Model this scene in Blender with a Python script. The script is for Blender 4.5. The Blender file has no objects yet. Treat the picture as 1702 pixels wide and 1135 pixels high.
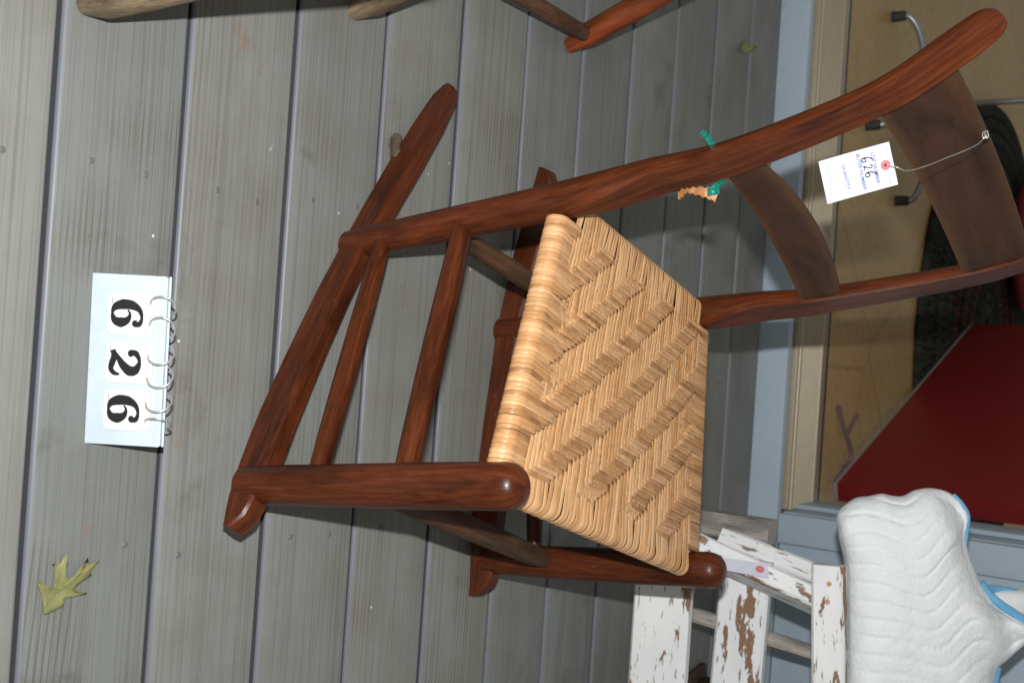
import bpy, bmesh, math, random
from mathutils import Vector, Matrix
random.seed(7)
V = Vector
S = bpy.context.scene
COL = S.collection

# ------------------------------------------------------------------ camera
FPX = 1966.0                                   # focal length in photo pixels
CAM = V((0, 0, 1.0))
AR = V((0.99764707, 0.04505887, 0.05167233))   # right of the upright view
AU = V((-0.06824431, 0.5805463, 0.81136225))   # up of the upright view
AF = V((-0.00656089, 0.81297952, -0.58225532)) # forward
cd = bpy.data.cameras.new('camera'); cam = bpy.data.objects.new('camera', cd); COL.objects.link(cam)
cam.matrix_world = Matrix(((AU.x, -AR.x, -AF.x, CAM.x), (AU.y, -AR.y, -AF.y, CAM.y), (AU.z, -AR.z, -AF.z, CAM.z), (0, 0, 0, 1)))
cd.sensor_width = 22.2; cd.lens = 22.2 * FPX / 1702; cd.clip_end = 100; cd.clip_start = 0.01
cd.dof.use_dof = True; cd.dof.focus_distance = 1.22; cd.dof.aperture_fstop = 6.3
S.camera = cam

# ------------------------------------------------------------------ light: soft porch daylight and the flash left of the lens
w = bpy.data.worlds.new('World'); S.world = w; w.use_nodes = True
bg = w.node_tree.nodes['Background']
bg.inputs['Color'].default_value = (1.0, 0.985, 0.89, 1); bg.inputs['Strength'].default_value = 0.275
fl = bpy.data.lights.new('flash', 'AREA'); fl.shape = 'RECTANGLE'; fl.size = 0.028; fl.size_y = 0.014
fl.energy = 27.0; fl.color = (1.0, 0.985, 0.97)
fo = bpy.data.objects.new('flash', fl); COL.objects.link(fo)
fo.matrix_world = Matrix.Translation(CAM - AR * 0.095 + AU * 0.004) @ cam.matrix_world.to_3x3().to_4x4()
S.view_settings.view_transform = 'Standard'; S.view_settings.look = 'None'; S.view_settings.gamma = 1
S.view_settings.exposure = 0.0

def ray(x, y): return AF + AU * ((x - 851) / FPX) + AR * ((y - 567.5) / FPX)
def at(x, y, depth): return CAM + ray(x, y) * depth          # photo pixel at a distance along the view
def on_z(x, y, z=0.0):
    d = ray(x, y); return CAM + d * ((z - CAM.z) / d.z)
def on_y(x, y, Y):
    d = ray(x, y); return CAM + d * (Y / d.y)

# ------------------------------------------------------------------ object helpers
def link(name, me, mat=None, parent=None):
    o = bpy.data.objects.new(name, me); COL.objects.link(o)
    if mat is not None and me is not None and len(me.materials) == 0: me.materials.append(mat)
    if parent is not None: o.parent = parent
    return o
def empty(name, loc, label, cat, group=None, kind=None):
    o = bpy.data.objects.new(name, None); COL.objects.link(o); o.location = loc; o.empty_display_size = .05
    tag(o, label, cat, group, kind); return o
def tag(o, label=None, cat=None, group=None, kind=None):
    if label: o['label'] = label
    if cat: o['category'] = cat
    if group: o['group'] = group
    if kind: o['kind'] = kind
    return o
def child(o, root):
    o.parent = root; o.matrix_parent_inverse = Matrix.Translation(-root.location) if root.type == 'EMPTY' else root.matrix_world.inverted()
    return o
def mesh(name, verts, faces, smooth=True, ang=35, uvs=None):
    me = bpy.data.meshes.new(name); me.from_pydata([tuple(v) for v in verts], [], faces)
    if uvs is not None:
        l = me.uv_layers.new(name='UVMap')
        for i, lp in enumerate(me.loops): l.data[i].uv = uvs[i]
    me.validate(); me.update()
    if smooth:
        for p in me.polygons: p.use_smooth = True
        me.set_sharp_from_angle(angle=math.radians(ang))
    return me

def frames(pts, ref):
    n = len(pts); out = []
    for i in range(n):
        t = (pts[min(i + 1, n - 1)] - pts[max(i - 1, 0)]).normalized()
        N = (ref - t * ref.dot(t)).normalized(); B = t.cross(N)
        out.append((t, N, B))
    return out
def sweep(name, pts, sec, ref, ang=35, cap=True, closed=False, u0=None):
    """sec(i) -> list of (b, n) offsets; UV = length in metres, girth in metres"""
    pts = [V(p) for p in pts]; fr = frames(pts, V(ref)); n = len(pts)
    verts = []; m = None; lens = [0.0]
    for i in range(1, n): lens.append(lens[-1] + (pts[i] - pts[i - 1]).length)
    off = random.random() * 50 if u0 is None else u0
    secs = [sec(i) for i in range(n)]; m = len(secs[0])
    for i in range(n):
        t, N, B = fr[i]
        for (b, c) in secs[i]: verts.append(pts[i] + B * b + N * c)
    big = max(range(n), key=lambda i: max(abs(a) + abs(b) for a, b in secs[i]))
    g = [0.0]
    for k in range(m):
        a = secs[big][k]; b = secs[big][(k + 1) % m]; g.append(g[-1] + math.hypot(a[0] - b[0], a[1] - b[1]))
    faces = []; uvs = []
    for i in range(n - 1):
        for k in range(m):
            k2 = (k + 1) % m
            faces.append((i * m + k, i * m + k2, (i + 1) * m + k2, (i + 1) * m + k))
            uvs += [(off + lens[i], g[k]), (off + lens[i], g[k + 1]), (off + lens[i + 1], g[k + 1]), (off + lens[i + 1], g[k])]
    if cap:
        faces.append(tuple(reversed(range(m)))); uvs += [(off + secs[0][k][0], secs[0][k][1]) for k in reversed(range(m))]
        faces.append(tuple((n - 1) * m + k for k in range(m))); uvs += [(off + secs[-1][k][0], secs[-1][k][1]) for k in range(m)]
    return mesh(name, verts, faces, True, ang, uvs)
def circ(r, m=20, flat=None, sx=1.0, sy=1.0):
    o = []
    for k in range(m):
        a = 2 * math.pi * k / m; b, c = r * math.cos(a) * sx, r * math.sin(a) * sy
        if flat is not None: c = min(c, flat * r)
        o.append((b, c))
    return o
def dsec(r, flat, m=26):
    t0 = math.asin(min(.985, flat)); o = []
    for k in range(m - 3):
        a = math.pi - t0 + (math.pi + 2 * t0) * k / (m - 4); o.append((r * math.cos(a), r * math.sin(a)))
    x0 = r * math.cos(t0)
    for k in (1, 2, 3): o.append((x0 - 2 * x0 * k / 4, r * math.sin(t0)))
    return o
def rect(wd, th, ch=0.002):
    a, b = wd / 2, th / 2
    return [(-a + ch, -b), (a - ch, -b), (a, -b + ch), (a, b - ch), (a - ch, b), (-a + ch, b), (-a, b - ch), (-a, -b + ch)]
def lerp(a, b, t): return a + (b - a) * t
def interp(xs, ys, x):
    if x <= xs[0]: return ys[0]
    for i in range(1, len(xs)):
        if x <= xs[i]: return ys[i - 1] + (ys[i] - ys[i - 1]) * (x - xs[i - 1]) / (xs[i] - xs[i - 1])
    return ys[-1]
def catmull(P, n):
    P = [V(p) for p in P]; Q = [P[0] * 2 - P[1]] + P + [P[-1] * 2 - P[-2]]; out = []
    for i in range(1, len(Q) - 2):
        for k in range(n):
            t = k / n; a, b, c, d = Q[i - 1], Q[i], Q[i + 1], Q[i + 2]
            out.append(0.5 * ((2 * b) + (c - a) * t + (2 * a - 5 * b + 4 * c - d) * t * t + (3 * b - a - 3 * c + d) * t ** 3))
    out.append(P[-1]); return out
def tube(name, pts, r, m=8, ang=60):
    rr = r if callable(r) else (lambda i: r)
    d = (V(pts[-1]) - V(pts[0])); ref = V((0, 0, 1)) if abs(d.normalized().z) < .9 else V((0, 1, 0))
    return sweep(name, pts, lambda i: circ(rr(i), m), ref, ang)
def box(name, lo, hi, bev=0.003, seg=2):
    bm = bmesh.new(); bmesh.ops.create_cube(bm, size=1)
    lo, hi = V(lo), V(hi)
    for v in bm.verts: v.co = V(((lo.x + hi.x) / 2 + v.co.x * (hi.x - lo.x), (lo.y + hi.y) / 2 + v.co.y * (hi.y - lo.y), (lo.z + hi.z) / 2 + v.co.z * (hi.z - lo.z)))
    if bev: bmesh.ops.bevel(bm, geom=bm.edges[:], offset=bev, segments=seg, affect='EDGES', profile=.6)
    me = bpy.data.meshes.new(name); bm.to_mesh(me); bm.free()
    for p in me.polygons: p.use_smooth = True
    me.set_sharp_from_angle(angle=math.radians(40)); return me

# ------------------------------------------------------------------ materials
class NT:
    def __init__(s, name, rough=.5, spec=.5):
        s.m = bpy.data.materials.new(name); s.m.use_nodes = True; s.t = s.m.node_tree
        s.b = s.t.nodes['Principled BSDF']; s.b.inputs['Roughness'].default_value = rough; s.b.inputs['Specular IOR Level'].default_value = spec
    def n(s, typ, **kw):
        x = s.t.nodes.new(typ)
        for k, v in kw.items():
            if k in x.inputs: x.inputs[k].default_value = v
            else: setattr(x, k, v)
        return x
    def l(s, a, b): s.t.links.new(a, b)
    def coord(s, kind='UV', scale=(1, 1, 1), rand=0.0):
        tc = s.n('ShaderNodeTexCoord'); mp = s.n('ShaderNodeMapping'); mp.inputs['Scale'].default_value = scale
        src = tc.outputs[kind]
        if rand:
            oi = s.n('ShaderNodeObjectInfo'); ml = s.n('ShaderNodeMath', operation='MULTIPLY'); ml.inputs[1].default_value = rand
            s.l(oi.outputs['Random'], ml.inputs[0])
            cb = s.n('ShaderNodeCombineXYZ'); s.l(ml.outputs[0], cb.inputs[0]); s.l(ml.outputs[0], cb.inputs[1]); s.l(ml.outputs[0], cb.inputs[2])
            ad = s.n('ShaderNodeVectorMath', operation='ADD'); s.l(src, ad.inputs[0]); s.l(cb.outputs[0], ad.inputs[1]); src = ad.outputs[0]
        s.l(src, mp.inputs['Vector']); return mp.outputs[0]
    def noise(s, vec, scale=1, detail=4, rough=.6, dist=0):
        x = s.n('ShaderNodeTexNoise'); x.inputs['Scale'].default_value = scale; x.inputs['Detail'].default_value = detail
        x.inputs['Roughness'].default_value = rough; x.inputs['Distortion'].default_value = dist; s.l(vec, x.inputs['Vector']); return x.outputs['Fac']
    def ramp(s, fac, stops):
        r = s.n('ShaderNodeValToRGB'); e = r.color_ramp.elements
        while len(e) < len(stops): e.new(.5)
        for i, (p, c) in enumerate(stops): e[i].position = p; e[i].color = c if len(c) == 4 else (*c, 1)
        s.l(fac, r.inputs[0]); return r.outputs[0]
    def mix(s, fac, a, b, mode='MIX'):
        x = s.n('ShaderNodeMix', data_type='RGBA', blend_type=mode)
        for sock, val in ((x.inputs['Factor'], fac), (x.inputs['A'], a), (x.inputs['B'], b)):
            sock = [q for q in x.inputs if q.name == sock.name and (q.type == 'RGBA' or (sock.name == 'Factor' and q.type == 'VALUE'))][0]
            if isinstance(val, (int, float)): sock.default_value = val
            elif isinstance(val, tuple): sock.default_value = val if len(val) == 4 else (*val, 1)
            else: s.l(val, sock)
        return [q for q in x.outputs if q.type == 'RGBA'][0]
    def math(s, op, a, b=0.0):
        x = s.n('ShaderNodeMath', operation=op)
        for i, v in enumerate((a, b)):
            if isinstance(v, (int, float)): x.inputs[i].default_value = v
            else: s.l(v, x.inputs[i])
        return x.outputs[0]
    def col(s, c):
        if isinstance(c, tuple): s.b.inputs['Base Color'].default_value = c if len(c) == 4 else (*c, 1)
        else: s.l(c, s.b.inputs['Base Color'])
    def bump(s, h, strength=.3, dist=.002):
        x = s.n('ShaderNodeBump'); x.inputs['Strength'].default_value = strength; x.inputs['Distance'].default_value = dist
        s.l(h, x.inputs['Height']); s.l(x.outputs[0], s.b.inputs['Normal'])
    def rough(s, v): s.l(v, s.b.inputs['Roughness'])
def plain(name, c, rough=.5, metal=0.0, spec=.5):
    m = NT(name, rough, spec); v = m.coord('Object', (1, 1, 1)); f = m.noise(v, 60, 4)
    m.col(m.mix(f, tuple(x * .86 for x in c), tuple(min(1, x * 1.12) for x in c))); m.b.inputs['Metallic'].default_value = metal; return m.m
def wood(name, dark, mid, light, rough=.33, coat=.25, grain=1.0, wear=None, fs=.5):
    m = NT(name, rough, .2)
    u1 = m.coord('UV', (13, 170 * grain, 1)); u2 = m.coord('UV', (45, 800 * grain, 1)); u3 = m.coord('UV', (6, 24, 1))
    a = m.noise(u1, 1, 6, .7, .5); b = m.noise(u2, 1, 3, .6); c = m.noise(u3, 1, 4, .6, .6)
    base = m.ramp(a, [(.22, dark), (.5, mid), (.80, light)])
    blot = m.ramp(c, [(.32, (.32, .31, .32)), (.5, (.92, .92, .92)), (.72, (1.35, 1.2, 1.05))])
    x = m.mix(.8, base, blot, 'MULTIPLY')
    fine = m.ramp(b, [(.33, (.35, .3, .28)), (.46, (1, 1, 1))])
    x = m.mix(fs, x, fine, 'MULTIPLY')
    sp = m.noise(m.coord('UV', (30, 55, 1)), 1, 6, .75)
    x = m.mix(m.ramp(sp, [(.645, (0, 0, 0)), (.72, (.6, .6, .6))]), x, wear or tuple(min(1, v * 2.2 + .03) for v in light))
    geo = m.n('ShaderNodeNewGeometry'); pt = m.math('ADD', geo.outputs['Pointiness'], m.math('MULTIPLY', m.math('SUBTRACT', sp, .5), .06))
    x = m.mix(m.ramp(pt, [(.535, (0, 0, 0)), (.60, (.65, .65, .65))]), x, wear or tuple(min(1, v * 1.6 + .02) for v in light))
    scr = m.noise(m.coord('UV', (9, 60, 1)), 1, 8, .85, 1.5)
    x = m.mix(m.ramp(scr, [(.70, (0, 0, 0)), (.73, (.5, .5, .5))]), x, wear or tuple(min(1, v * 2.0 + .03) for v in light))
    m.col(x)
    m.rough(m.math('ADD', m.math('MULTIPLY', c, .28), rough - .12))
    m.bump(m.math('ADD', m.math('MULTIPLY', b, .5), a), .25, .0012)
    m.b.inputs['Coat Weight'].default_value = coat; m.b.inputs['Coat Roughness'].default_value = .24
    return m.m

M = {}
M['wood'] = wood('rocker_wood', (.024, .0062, .0024), (.080, .0185, .0058), (.150, .042, .0120), .34, .10, 1.15, (.26, .15, .09))
M['slatwood'] = wood('slat_wood', (.042, .0185, .0095), (.054, .0235, .0115), (.074, .033, .015), .5, .05, .5, (.11, .055, .022), .15)
M['greywood'] = wood('rung_wood', (.035, .015, .008), (.08, .04, .022), (.13, .075, .045), .55, 0)
M['legtan'] = wood('tan_leg_wood', (.09, .06, .035), (.23, .17, .11), (.36, .30, .21), .6, 0, .6, (.5, .5, .44))
M['orange'] = wood('orange_wood', (.10, .02, .006), (.20, .045, .013), (.30, .08, .025), .35, .25)
M['tanstretch'] = wood('stretcher_wood', (.05, .022, .012), (.13, .065, .038), (.2, .11, .07), .5, .05)
M['greyboard'] = wood('grey_board', (.20, .185, .165), (.36, .345, .32), (.52, .51, .49), .8, 0, .7, (.6, .6, .6))

def deck_mats():
    m = NT('deck_paint', .55, .35)
    v = m.coord('Object', (1, 1, 1), 37.0)
    g1 = m.n('ShaderNodeMapping'); g1.inputs['Scale'].default_value = (1.3, 80, 1); m.l(v, g1.inputs[0])
    g2 = m.n('ShaderNodeMapping'); g2.inputs['Scale'].default_value = (2.6, 330, 1); m.l(v, g2.inputs[0])
    a = m.noise(g1.outputs[0], 1, 5, .62, 1.4); b = m.noise(g2.outputs[0], 1, 3, .6, .3)
    # cathedral grain rings
    wv = m.n('ShaderNodeTexWave', wave_type='RINGS', rings_direction='Z'); g3 = m.n('ShaderNodeMapping'); g3.inputs['Scale'].default_value = (1.1, 9, 1)
    m.l(v, g3.inputs[0]); m.l(g3.outputs[0], wv.inputs['Vector']); wv.inputs['Scale'].default_value = 5.0; wv.inputs['Distortion'].default_value = 3.5; wv.inputs['Detail'].default_value = 2; wv.inputs['Detail Scale'].default_value = .8
    big = m.noise(v, 2.2, 3, .6); dirt = m.noise(v, 9, 6, .7)
    base = m.ramp(big, [(.3, (.188, .199, .192)), (.7, (.236, .247, .238))])
    x = m.mix(m.ramp(dirt, [(.42, (0, 0, 0)), (.72, (.5, .5, .5))]), base, (.155, .147, .124))
    x = m.mix(m.ramp(a, [(.26, (.34, .34, .34)), (.42, (0, 0, 0))]), x, (.108, .098, .078))
    x = m.mix(m.ramp(b, [(.36, (.42, .42, .42)), (.52, (0, 0, 0))]), x, (.112, .108, .094))
    msk = m.ramp(m.noise(v, 4.5, 2), [(.52, (0, 0, 0)), (.66, (.5, .5, .5))])
    rg = m.ramp(wv.outputs['Fac'], [(.05, (1, 1, 1)), (.3, (0, 0, 0))])
    x = m.mix(m.mix(1.0, rg, msk, 'MULTIPLY'), x, (.09, .076, .06))
    ob = m.n('ShaderNodeObjectInfo'); x = m.mix(1.0, x, m.ramp(ob.outputs['Random'], [(0, (.88, .89, .90)), (.5, (1.02, 1.0, .97)), (1, (1.10, 1.09, 1.06))]), 'MULTIPLY')
    # rusty smudges, dark stains, specks of white paint
    x = m.mix(m.ramp(m.noise(v, 15, 4, .65), [(.665, (0, 0, 0)), (.78, (.55, .55, .55))]), x, (.23, .115, .065))
    x = m.mix(m.ramp(m.noise(v, 6.5, 5, .65, .5), [(.60, (0, 0, 0)), (.80, (.7, .7, .7))]), x, (.068, .060, .044))
    vo = m.n('ShaderNodeTexVoronoi'); vo.inputs['Scale'].default_value = 26; m.l(v, vo.inputs['Vector']); vo.inputs['Randomness'].default_value = 1
    pick = m.math('GREATER_THAN', m.noise(v, 5.1, 2), .58)
    spk = m.math('MULTIPLY', m.math('LESS_THAN', vo.outputs['Distance'], .042), pick)
    x = m.mix(spk, x, (.62, .63, .62))
    g4 = m.n('ShaderNodeMapping'); g4.inputs['Scale'].default_value = (1, 2.2, 1); m.l(v, g4.inputs[0])
    vo2 = m.n('ShaderNodeTexVoronoi'); vo2.inputs['Scale'].default_value = 3.1; m.l(g4.outputs[0], vo2.inputs['Vector'])
    wob = m.math('ADD', vo2.outputs['Distance'], m.math('MULTIPLY', m.math('SUBTRACT', m.noise(v, 130, 4, .8), .5), .14))
    x = m.mix(m.math('LESS_THAN', wob, .020), x, (.62, .63, .62))
    vo3 = m.n('ShaderNodeTexVoronoi'); vo3.inputs['Scale'].default_value = 9.0; m.l(g1.outputs[0], vo3.inputs['Vector'])
    m.col(x); m.rough(m.math('ADD', m.math('MULTIPLY', dirt, .25), .42))
    m.bump(m.math('ADD', m.math('MULTIPLY', b, .45), a), .2, .0012)
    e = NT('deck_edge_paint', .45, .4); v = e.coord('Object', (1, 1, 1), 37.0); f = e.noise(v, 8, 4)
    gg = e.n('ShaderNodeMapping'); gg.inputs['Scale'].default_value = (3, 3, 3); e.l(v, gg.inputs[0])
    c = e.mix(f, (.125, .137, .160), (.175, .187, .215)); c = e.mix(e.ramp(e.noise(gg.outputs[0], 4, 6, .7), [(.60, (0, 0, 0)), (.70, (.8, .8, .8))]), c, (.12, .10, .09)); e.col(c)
    return m.m, e.m
M['deck'], M['deckedge'] = deck_mats()
M['gapshade'] = plain('gap_shade', (.05, .05, .058), .9)  # plank side faces coloured dark: shade between the boards put into the colour

def cane(name, a, b, c, gloss):
    m = NT(name, gloss, .5); v = m.coord('UV', (1, 1, 1), 61.0)
    g = m.n('ShaderNodeMapping'); g.inputs['Scale'].default_value = (14, 500, 1); m.l(v, g.inputs[0])
    g2 = m.n('ShaderNodeMapping'); g2.inputs['Scale'].default_value = (16, 1, 1); m.l(v, g2.inputs[0])
    oi = m.n('ShaderNodeObjectInfo'); tone = m.noise(g2.outputs[0], 1, 3, .7)
    t = m.math('ADD', m.math('MULTIPLY', oi.outputs['Random'], .40), m.math('MULTIPLY', tone, .75))
    x = m.ramp(t, [(.30, c), (.50, b), (.78, a)])
    x = m.mix(m.ramp(m.noise(g.outputs[0], 1, 3, .6), [(.36, (.55, .55, .55)), (.5, (0, 0, 0))]), x, tuple(q * .5 for q in b))
    x = m.mix(m.ramp(m.noise(v, 300, 3, .7), [(.66, (0, 0, 0)), (.76, (.5, .5, .5))]), x, tuple(q * .3 for q in b))
    m.col(x); m.bump(m.noise(g.outputs[0], 1, 3), .2, .0006); return m.m
M['warp'] = cane('cane_warp', (.73, .44, .22), (.64, .35, .155), (.46, .22, .085), .4)
M['weft'] = cane('cane_weft', (.64, .375, .185), (.49, .255, .105), (.27, .122, .048), .38)

def chippy():
    m = NT('chipped_white_paint', .55, .35)
    n1 = m.noise(m.coord('UV', (8, 30, 1)), 1, 6, .60, .3); n2 = m.noise(m.coord('UV', (24, 150, 1)), 1, 4, .6); n3 = m.noise(m.coord('UV', (4, 9, 1)), 1, 3)
    x = m.mix(m.ramp(n3, [(.3, (0, 0, 0)), (.7, (1, 1, 1))]), (.60, .63, .66), (.76, .77, .77))
    x = m.mix(m.ramp(n2, [(.60, (0, 0, 0)), (.645, (1, 1, 1))]), x, (.20, .17, .145))
    chip = m.ramp(n1, [(.572, (0, 0, 0)), (.584, (1, 1, 1))])
    wd = m.mix(n2, (.17, .085, .05), (.27, .16, .10)); x = m.mix(chip, x, wd)
    m.col(x); m.bump(m.math('MULTIPLY', chip, -1.0), .7, .0015); return m.m
M['chippy'] = chippy()
def bluepaint(name, c):
    m = NT(name, .5, .35); v = m.coord('Object'); n = m.noise(v, 7, 5, .65); n2 = m.noise(v, 45, 4, .7)
    x = m.mix(n, tuple(q * .86 for q in c), tuple(q * 1.1 for q in c)); x = m.mix(m.ramp(n2, [(.62, (0, 0, 0)), (.76, (.5, .5, .5))]), x, tuple(q * .55 for q in c))
    m.col(x); m.bump(n2, .12, .002); return m.m
M['blue'] = bluepaint('blue_grey_paint', (.40, .49, .58))
M['red'] = bluepaint('red_door_paint', (.18, .0095, .0105)); M['red'].node_tree.nodes['Principled BSDF'].inputs['Roughness'].default_value = .38
M['white'] = plain('white_card', (.47, .55, .62), .6, 0, .15)
M['paper'] = plain('white_paper', (.62, .63, .62), .6, 0, .15)
M['tagpaper'] = plain('tag_paper', (.50, .515, .60), .8, 0, .05)
M['ink'] = plain('black_ink', (.006, .006, .008), .4)
M['print'] = plain('grey_blue_print', (.11, .13, .30), .8, 0, .05)
M['pen'] = plain('pen_ink', (.01, .01, .02), .8, 0, .05)
M['pink'] = plain('tag_eyelet_red', (.50, .10, .12), .6)
M['steel'] = plain('ring_steel', (.62, .61, .57), .3, .75)
M['alu'] = plain('aluminium', (.42, .365, .27), .45, .35)
M['greymetal'] = plain('grey_metal', (.32, .35, .36), .35, .6)
M['rubber'] = plain('black_rubber', (.03, .03, .028), .7)
M['dark'] = plain('dark_gap', (.012, .010, .009), .9)
M['strip'] = plain('weather_strip', (.16, .10, .11), .7)
M['sweepgrey'] = plain('sweep_vinyl', (.26, .22, .21), .6)
M['darkstrip'] = plain('dark_strip', (.05, .04, .06), .5)
M['redcloth'] = plain('red_cloth', (.14, .006, .01), .8)
M['boot'] = wood('boot_leather', (.012, .008, .006), (.03, .019, .014), (.055, .033, .022), .55, 0, .3)
M['nail'] = plain('painted_nail', (.125, .13, .125), .5)
M['brassnail'] = plain('nail_head', (.50, .32, .14), .4, .3)
def vinyl():
    m = NT('tan_vinyl', .45, .4); v = m.coord('Object'); n = m.noise(v, 3, 5, .65); f = m.noise(v, 60, 4)
    x = m.mix(n, (.30, .20, .08), (.54, .38, .18)); x = m.mix(m.ramp(f, [(.3, (.35, .35, .35)), (.5, (0, 0, 0))]), x, (.17, .12, .06))
    vo = m.n('ShaderNodeTexVoronoi', feature='DISTANCE_TO_EDGE'); vo.inputs['Scale'].default_value = 1.1; m.l(v, vo.inputs['Vector'])
    x = m.mix(m.ramp(vo.outputs['Distance'], [(.0, (.4, .4, .4)), (.005, (0, 0, 0))]), x, (.09, .06, .03)); m.col(x); return m.m
M['vinyl'] = vinyl()
def rugm():
    m = NT('braided_wool', .95, .1); u = m.coord('UV', (70, 1, 1)); oi = m.n('ShaderNodeObjectInfo')
    n = m.noise(u, 1, 2, .5); n2 = m.noise(m.coord('Object'), 140, 3)
    t = m.math('ADD', n, m.math('MULTIPLY', m.math('SUBTRACT', oi.outputs['Random'], .5), .32))
    x = m.ramp(t, [(.30, (.010, .010, .010)), (.42, (.022, .03, .024)), (.52, (.05, .055, .045)), (.60, (.020, .018, .018)), (.68, (.13, .022, .012)), (.8, (.10, .085, .055))])
    x = m.mix(.5, x, n2, 'MULTIPLY'); m.col(x); m.bump(n2, .6, .004); return m.m
M['rug'] = rugm()
def quiltm():
    m = NT('quilt_cotton', .9, .15); v = m.coord('Object'); n = m.noise(v, 9, 5, .6); f = m.noise(v, 300, 3)
    x = m.mix(n, (.68, .73, .77), (.77, .79, .80)); x = m.mix(m.ramp(m.noise(v, 22, 4, .7), [(.55, (0, 0, 0)), (.8, (.35, .35, .35))]), x, (.64, .70, .76)); m.col(x)
    m.bump(m.math('ADD', m.noise(v, 45, 4, .6), m.math('MULTIPLY', f, .3)), .55, .006); return m.m
M['quilt'] = quiltm(); M['binding'] = plain('blue_binding', (.13, .37, .60), .9)
def leafm(name, a, b, c):
    m = NT(name, .5, .4); v = m.coord('Object'); n = m.noise(v, 35, 4, .65); m.col(m.ramp(n, [(.3, a), (.55, b), (.75, c)])); m.bump(m.noise(v, 220, 3), .3, .001); return m.m
M['leaf'] = leafm('green_leaf', (.16, .17, .055), (.22, .23, .095), (.28, .225, .115))
M['dry'] = leafm('dry_leaf', (.07, .05, .035), (.13, .10, .075), (.19, .155, .12))
M['drytan'] = leafm('dry_scrap', (.22, .085, .025), (.36, .16, .055), (.46, .24, .10))
def ribbon_mat():
    m = NT('green_foil_ribbon', .25, .6); v = m.coord('UV', (380, 1, 1)); n = m.noise(v, 1, 1)
    m.col(m.ramp(n, [(.35, (.0, .12, .085)), (.6, (.02, .30, .22))])); m.b.inputs['Metallic'].default_value = .35; m.bump(n, .6, .002); return m.m
M['ribbon'] = ribbon_mat()

# ------------------------------------------------------------------ setting: porch deck of painted planks
BW = 0.1492; Y0 = 0.491; GAP = 0.0058
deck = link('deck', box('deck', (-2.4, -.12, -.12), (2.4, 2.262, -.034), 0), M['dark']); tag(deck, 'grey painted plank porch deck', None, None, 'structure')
def plank_mesh():
    wd = BW - GAP; r = .0048; th = .030; prof = [(-wd / 2, -th)]
    for k in range(5):
        a = math.pi - k / 4 * math.pi / 2; prof.append((-wd / 2 + r + r * math.cos(a), -r + r * math.sin(a)))
    for k in range(1, 4): prof.append((-wd / 2 + r + (wd - 2 * r) * k / 4, 0))
    for k in range(5):
        a = math.pi / 2 - k / 4 * math.pi / 2; prof.append((wd / 2 - r + r * math.cos(a), -r + r * math.sin(a)))
    prof.append((wd / 2, -th)); n = len(prof); verts = []; faces = []
    for x in (-2.4, 2.4): verts += [(x, p[0], p[1]) for p in prof]
    for k in range(n - 1): faces.append((k, n + k, n + k + 1, k + 1))
    faces.append(tuple(range(n))); faces.append(tuple(reversed(range(n, 2 * n))))
    me = mesh('plank', verts, faces, True, 50)
    me.materials.append(M['deck']); me.materials.append(M['deckedge']); me.materials.append(M['gapshade'])
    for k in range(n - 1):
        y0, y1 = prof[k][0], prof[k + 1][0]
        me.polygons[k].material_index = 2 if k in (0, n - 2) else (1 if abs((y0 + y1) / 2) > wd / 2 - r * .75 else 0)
    return me
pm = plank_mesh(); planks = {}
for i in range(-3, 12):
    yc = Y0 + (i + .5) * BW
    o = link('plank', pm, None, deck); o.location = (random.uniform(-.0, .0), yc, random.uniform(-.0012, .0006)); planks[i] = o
def nail_mesh():
    vs = []; fs = []; m = 10
    for z, r in ((-.002, .0034), (.0004, .0034), (.0011, .0026)): vs += [(r * math.cos(2 * math.pi * k / m), r * math.sin(2 * math.pi * k / m), z) for k in range(m)]
    for j in range(2):
        for k in range(m): fs.append((j * m + k, j * m + (k + 1) % m, (j + 1) * m + (k + 1) % m, (j + 1) * m + k))
    fs.append(tuple(2 * m + k for k in range(m))); return mesh('nail', vs, fs, True, 40)
nm = nail_mesh()
nm2 = nail_mesh()
for i in range(0, 9):
    for X in (-.149, .229):
        for q in (.27, .74):
            o = link('nail', nm, M['nail'], planks[i]); o.location = (X + random.uniform(-.012, .012), (q - .5) * BW + random.uniform(-.012, .012), .0)

# ------------------------------------------------------------------ house front: sill, threshold, casing, siding
house = empty('house_wall', (0.6, 2.3, 0), 'blue grey painted house wall with door casing and low sill beside the red door', 'wall')
SY = 2.264; FZ = 0.055
child(link('sill_board', box('sill_board', (-2.4, SY, -.03), (2.4, SY + .024, .063), .004), M['blue']), house)
child(link('sill_filler', box('sill_filler', (-2.4, SY + .026, -.03), (.29, SY + .05, .056), 0), M['dark']), house)
thr = child(link('threshold', box('threshold', (-2.0, SY + .034, .03), (.288, 2.462, .071), .004), M['alu']), house)
for yy, rr, mm in ((SY + .045, .005, 'paper'), (2.428, .0035, 'paper')):
    t_ = link('lip', tube('lip', [(-2.0, yy, .0715), (.287, yy, .0715)], rr, 8), M['alu']); child(t_, house)
for k in range(13):
    yy = SY + .062 + k * .0088
    child(link('rib', tube('rib', [(-2.0, yy, .0706), (.287, yy, .0706)], .0022, 6), M['alu']), house)
child(link('weather_strip', box('weather_strip', (-2.0, 2.464, .03), (.288, 2.486, .066), .003), M['darkstrip']), house)
def casing(x0, x1, y0, y1, nm_): child(link(nm_, box(nm_, (x0, y0, .064), (x1, y1, 2.1), .004), M['blue']), house)
casing(.290, .316, SY + .028, SY + .20, 'door_jamb'); casing(.2925, .352, SY + .006, SY + .0275, 'door_casing')
casing(.279, .2895, SY + .085, SY + .20, 'door_stop')
for k in range(2):
    z0 = .066 + k * 1.0
    me = box('siding_board', (.354, SY + .016, z0), (2.4, SY + .034, z0 + 1.0), .002)
    child(link('siding_board', me, M['blue']), house)
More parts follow.
